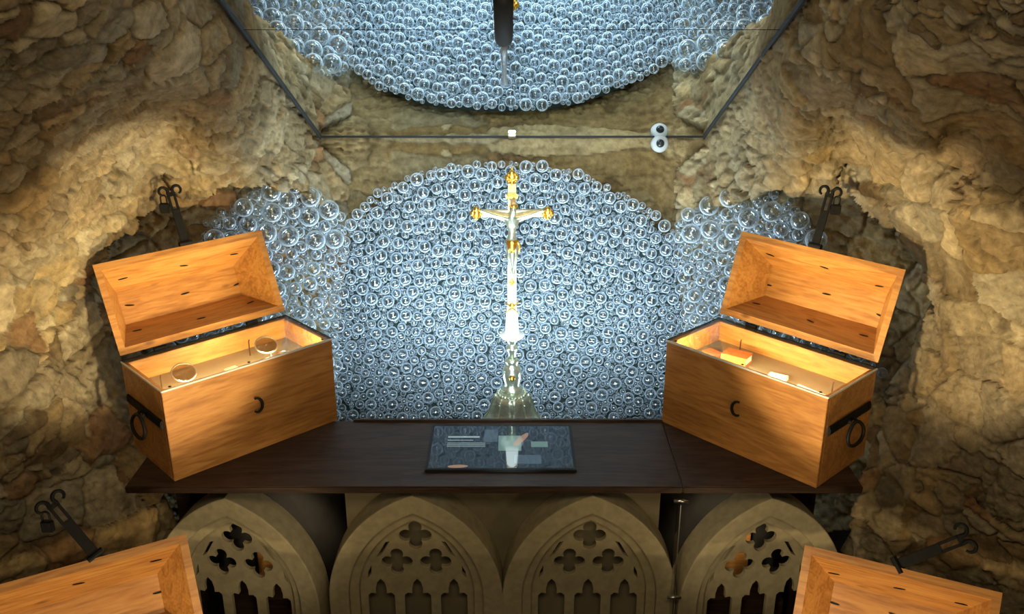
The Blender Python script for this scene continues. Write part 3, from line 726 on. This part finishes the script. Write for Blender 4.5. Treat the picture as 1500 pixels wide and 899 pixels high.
for k in range(24):                                    # beaded edge
    a = k*math.pi/12; bmesh.ops.create_uvsphere(bm, u_segments=8, v_segments=6, radius=.0065, matrix=Matrix.Translation((cr_(576, 40)*math.cos(a), cr_(576, 40)*math.sin(a), zz(575))))
fin('foot', bm, M_silver, cross, True)
def sec(name, pts, m, seg=32): 
    bm = bmesh.new(); lathe(bm, [(cr_(y, w), zz(y)) for y, w in pts], seg); return fin(name, bm, m, cross, True)
sec('knop', [(572,30),(568,32),(566,26),(560,22),(556,25),(548,28),(540,27),(535,22),(532,16),(530,20),(527,21),(524,15)], M_silver)
sec('stem', [(525,13),(516,11),(512,17),(508,18),(505,12),(502,11),(499,16),(496,18),(494,14)], M_silver)
sec('collar', [(496,14),(494,30),(491,36),(488,34),(487,24),(484,20)], M_white)
# tapering column with flat faces
bm = bmesh.new()
def slabc(y0, y1, w0, w1, dep=.020):
    a, b = cr_(y0, w0), cr_(y1, w1)
    v = [(-a, -dep/2, zz(y0)), (a, -dep/2, zz(y0)), (a, dep/2, zz(y0)), (-a, dep/2, zz(y0)), (-b, -dep/2, zz(y1)), (b, -dep/2, zz(y1)), (b, dep/2, zz(y1)), (-b, dep/2, zz(y1))]
    V = [bm.verts.new(q) for q in v]
    for f in ((0,3,2,1), (4,5,6,7), (0,1,5,4), (1,2,6,5), (2,3,7,6), (3,0,4,7)): bm.faces.new([V[i] for i in f])
slabc(486, 452, 20, 15, .026); slabc(452, 318, 13, 11)
fin('column', bm, M_white, cross)
bm = bmesh.new(); slabc(319, 268, 12, 12); slabc(317, 307, 90, 90, .018); fin('crossbar', bm, M_bronze, cross)
def trefoil(name, x, py, r):
    bm = bmesh.new()
    for dx_, dz_, rr in ((0, 0, .9), (-.75, 0, .62), (.75, 0, .62), (0, .8, .62), (0, -.8, .62), (.6,.6,.35), (-.6,.6,.35), (.6,-.6,.35), (-.6,-.6,.35)):
        bmesh.ops.create_uvsphere(bm, u_segments=14, v_segments=8, radius=1, matrix=Matrix.Translation((x+dx_*r, 0, zz(py)+dz_*r)) @ Matrix.Diagonal((r*rr, .014, r*rr, 1)))
    return fin(name, bm, M_gold, cross, True)
xe = cr_(312, 104)
trefoil('finial', -xe, 312, .017); trefoil('finial', xe, 312, .017); trefoil('finial', 0, 260, .019)
bm = bmesh.new(); bmesh.ops.create_cone(bm, cap_ends=True, segments=12, radius1=.008, radius2=.001, depth=.03, matrix=Matrix.Translation((0, 0, zz(249)))); fin('finial_tip', bm, M_gold, cross, True)
bm = bmesh.new(); box(bm, (0, -.014, zz(286)), (.040, .008, .016), .002); fin('title_plate', bm, M_gold, cross)
trefoil('gilt_boss', 0, 412, .012)
bm = bmesh.new(); bmesh.ops.create_uvsphere(bm, u_segments=16, v_segments=10, radius=1, matrix=Matrix.Translation((0, -.014, zz(446))) @ Matrix.Diagonal((.010, .009, .012, 1)))
tube(bm, [(-.022, -.014, zz(441)), (.022, -.014, zz(456))], .003); tube(bm, [(.022, -.014, zz(441)), (-.022, -.014, zz(456))], .003); fin('skull_and_bones', bm, M_gold, cross, True)
bm = bmesh.new(); box(bm, (0, -.020, .030), (.035, .006, .03), .002)
bmesh.ops.create_uvsphere(bm, u_segments=12, v_segments=8, radius=.012, matrix=Matrix.Translation((0, -.034, zz(548)))); fin('gilt_boss', bm, M_gold, cross, True)
# rays behind the crossing
# crucified figure: one skinned body
def skin_body(name, verts, edges, rad, m, parent, sub=2):
    me = bpy.data.meshes.new(name); me.from_pydata(verts, edges, []); o = bpy.data.objects.new(name, me); COL.objects.link(o)
    md = o.modifiers.new('s', 'SKIN'); md.use_smooth_shade = True
    sk = me.skin_vertices[0].data
    for v, r in zip(sk, rad): v.radius = (r, r) if not hasattr(r, '__len__') else r
    sk[0].use_root = True
    s2 = o.modifiers.new('u', 'SUBSURF'); s2.levels = sub; s2.render_levels = sub
    dg = bpy.context.evaluated_depsgraph_get(); dg.update(); me2 = bpy.data.meshes.new_from_object(o.evaluated_get(dg)); bpy.data.objects.remove(o)
    return link(name, me2, m, parent, True)
z0 = zz(313); hgt = zz(313)-zz(402); k = hgt/.205
fy = -.024
bv = [(0, fy, -.088), (0, fy-.004, -.055), (0, fy-.002, -.028), (0, fy-.004, -.010), (.004, fy-.012, .010), (.006, fy-.016, .030),
      (-.026, fy, -.016), (-.060, fy, -.006), (-.092, fy+.002, .006), (.026, fy, -.016), (.060, fy, -.006), (.092, fy+.002, .006),
      (-.012, fy-.004, -.100), (-.010, fy-.016, -.140), (-.004, fy-.002, -.182), (-.004, fy-.012, -.200),
      (.012, fy-.004, -.100), (.012, fy-.018, -.140), (.005, fy-.006, -.182), (.005, fy-.014, -.200), (-.102, fy, .010), (.102, fy, .010)]
be = [(0,1),(1,2),(2,3),(3,4),(4,5),(2,6),(6,7),(7,8),(2,9),(9,10),(10,11),(0,12),(12,13),(13,14),(14,15),(0,16),(16,17),(17,18),(18,19),(8,20),(11,21)]
brd = [.014,.0125,.016,.008,.0115,.0095,.0085,.0065,.0048,.0085,.0065,.0048,.0105,.008,.0052,.0045,.0105,.008,.0052,.0045,.0045,.0045]
bv = [(x*k, y, z0+.006+z*k) for x, y, z in bv]; brd = [r*k*1.0 for r in brd]
skin_body('corpus', bv, be, brd, M_silver, cross)
bm = bmesh.new(); lathe(bm, [(.016*k, z0-.118*k), (.019*k, z0-.105*k), (.0185*k, z0-.088*k), (.0165*k, z0-.078*k)], 20, .06, (0, fy-.004))
tube(bm, [(.016*k, fy-.006, z0-.082*k), (.024*k, fy-.008, z0-.098*k), (.022*k, fy-.006, z0-.120*k)], [.005, .006, .003], 8); fin('loincloth', bm, M_gold, cross, True)
bm = bmesh.new(); hc = Vector((.0055*k, fy-.014, z0+.006+.024*k))
pts = [hc+Vector((.0115*k*math.cos(a), .0115*k*math.sin(a), .004*k+.002*math.sin(3*a))) for a in [i*math.pi/10 for i in range(20)]]
tube(bm, pts, .0026, 6, True); fin('crown', bm, M_gold, cross, True)
# plinth that carries the cross behind the table
bm = bmesh.new(); box(bm, (0, 0, zb/2), (.18, .18, zb), .003); o = fin('cross_plinth', bm, M_dark); o.location = (0, YC, 0); tag(o, 'dark plinth behind the table under the altar cross', 'plinth')

# ------------------------------------------------------------------ spotlight on the canopy, camera dome
def on_glass(px, py, off=.0):                          # point on the pane seen at that pixel
    d = (at(px, py, 1)-Vector((0, 0, CZ))); o_ = Vector((0, 0, CZ)); t = (G0-o_).dot(gn)/d.dot(gn)
    return o_+d*t+gn*off
A0, A1 = on_glass(739, 118, .010), on_glass(738, 38, .030)
spt = empty('spotlight', A0); tag(spt, 'black cylindrical spotlight on a thin grey arm below the glass canopy', 'spotlight')
bm = bmesh.new(); tube(bm, [Vector((0, 0, 0)), (A1-A0)], [.007, .011], 10); tube(bm, [gn*-.016, gn*.004], .012); fin('arm', bm, M_grey, spt, True)
dirn = (A1-A0).normalized(); B0 = A1-A0-dirn*.02; B1 = B0+dirn*.30
bm = bmesh.new(); tube(bm, [B0-dirn*.004, B0, B0+dirn*.01, B1], [.020, .025, .0265, .0265], 24); fin('lamp_body', bm, M_black, spt, True)
dp = atY(967, 210, YW-.045)
dome = empty('security_camera', dp); tag(dome, 'white ring security camera dome with dark lens on the back wall beneath the canopy', 'camera')
Md = Matrix.Rotation(R(78), 4, 'X')
bm = bmesh.new(); lathe(bm, [(.034, -.03), (.036, -.01), (.033, .0), (.022, .006)], 32); bmesh.ops.transform(bm, matrix=Md, verts=bm.verts); fin('housing', bm, M_whitep, dome, True)
bm = bmesh.new(); bmesh.ops.create_uvsphere(bm, u_segments=24, v_segments=14, radius=.017, matrix=Md @ Matrix.Translation((0, 0, .004))); fin('lens', bm, M_lens, dome, True)

# ------------------------------------------------------------------ lights
def spot(loc, tgt, e, col, ang, blend=.6, r=.04):
    l = bpy.data.lights.new('spot_lamp', 'SPOT'); l.energy = e; l.color = col; l.spot_size = R(ang); l.spot_blend = blend; l.shadow_soft_size = r
    o = bpy.data.objects.new('spot_lamp', l); COL.objects.link(o); o.location = loc; o.rotation_euler = (Vector(tgt)-Vector(loc)).to_track_quat('-Z', 'Y').to_euler(); return o
def area(loc, tgt, e, col, sx, sy):
    l = bpy.data.lights.new('area_lamp', 'AREA'); l.shape = 'RECTANGLE'; l.size = sx; l.size_y = sy; l.energy = e; l.color = col
    o = bpy.data.objects.new('area_lamp', l); COL.objects.link(o); o.location = loc; o.rotation_euler = (Vector(tgt)-Vector(loc)).to_track_quat('-Z', 'Y').to_euler(); return o
WARM = (1, .80, .48); COOL = (.72, .91, 1.0); NEUT = (1, .84, .56)
spot((.45, .95, .98), at(130, 370, 2.95), 270, WARM, 25, .5)                      # picture lights on the rock jambs and lids
spot((-.45, .95, .98), at(1385, 370, 2.95), 270, WARM, 25, .5)
spot((-.15, .95, .66), (-1.05, 2.0, .80), 9, WARM, 36, .7); spot((.15, .95, .66), (1.0, 2.0, .80), 9, WARM, 36, .7)   # low lamps for the lower chests
spot((0, .7, 1.35), (-.75, 2.7, 1.05), 7, WARM, 46, .8); spot((0, .7, 1.35), (.75, 2.7, 1.05), 7, WARM, 46, .8)  # wide warm fill added to brighten the upper chest fronts
area((0, .35, CZ+.35), (0, 3, CZ-.2), 17, (1, .80, .50), 1.2, .5)                  # soft warm fill added near the eye to brighten the upper walls
zs = atY(750, 465, YC).z
spot((0, 2.0, CZ-.05), (0, YC, zs), 15, (.92, 1, .92), 11, .7, .02)               # the canopy spotlight on the cross
spot((0, 1.2, CZ+.1), (0, YW, CZ-1.25), 220, COOL, 38, .7, .03)
spot((0, 2.0, .97), (0, YW, 1.68), 45, COOL, 62, .5, .02)                       # low lamp that throws the shadow of the balls up the wall                   # balls, from the eye side
for sx in (-1, 1): area((sx*.32, 3.18, T-.10), (sx*.32, YW, CZ-.9), 8.2, COOL, .6, .05)
for sx in (-1, 1): spot((sx*.36, 2.84, T+.05), (sx*.30, 3.7, CZ-.75), 17, COOL, 110, .6, .02)
for px in (400, 1080): spot(atY(px, 800, 2.60), Vector((0, .17, -.04))+atY(px, 800, 2.60), 1.6, NEUT, 90, .6, .02)
spot((0, 1.0, 1.0), (0, 2.47, .72), 1.2, NEUT, 46, .8)                             # middle tracery
for Mw, sgn in ((MwL, 1), (MwR, -1)):                                              # LED strip under the front rim of each upper chest
    area(Mw @ Vector((0, .024, CH-.012)), Mw @ Vector((0, CW, CH-.045)), 5.5, (1, .84, .44), CL-.08, .012)
spot((-.05, 1.0, .92), (-.88, 2.5, .70), 24, NEUT, 26, .7); spot((.05, 1.0, .92), (.82, 2.5, .70), 24, NEUT, 26, .7)
for Mw, Lc, e_ in ((MwL, CL, .55), (MwR, CL, .55), (MwA, CL, 2.4), (MwB, .48, 2.4)):             # the same strips light the open lids
    area(Mw @ Vector((0, .014, CH+.012)), Mw @ Vector((0, CW+.06, CH+.24)), e_, (1, .78, .44), Lc-.10, .012)
w = bpy.data.worlds.new('world'); S.world = w; w.use_nodes = True
w.node_tree.nodes['Background'].inputs['Color'].default_value = (.75, .72, .55, 1); w.node_tree.nodes['Background'].inputs['Strength'].default_value = .03
S.view_settings.view_transform = 'Standard'; S.view_settings.look = 'None'; S.view_settings.gamma = 1; S.view_settings.exposure = 0
S.view_settings.use_curve_mapping = False
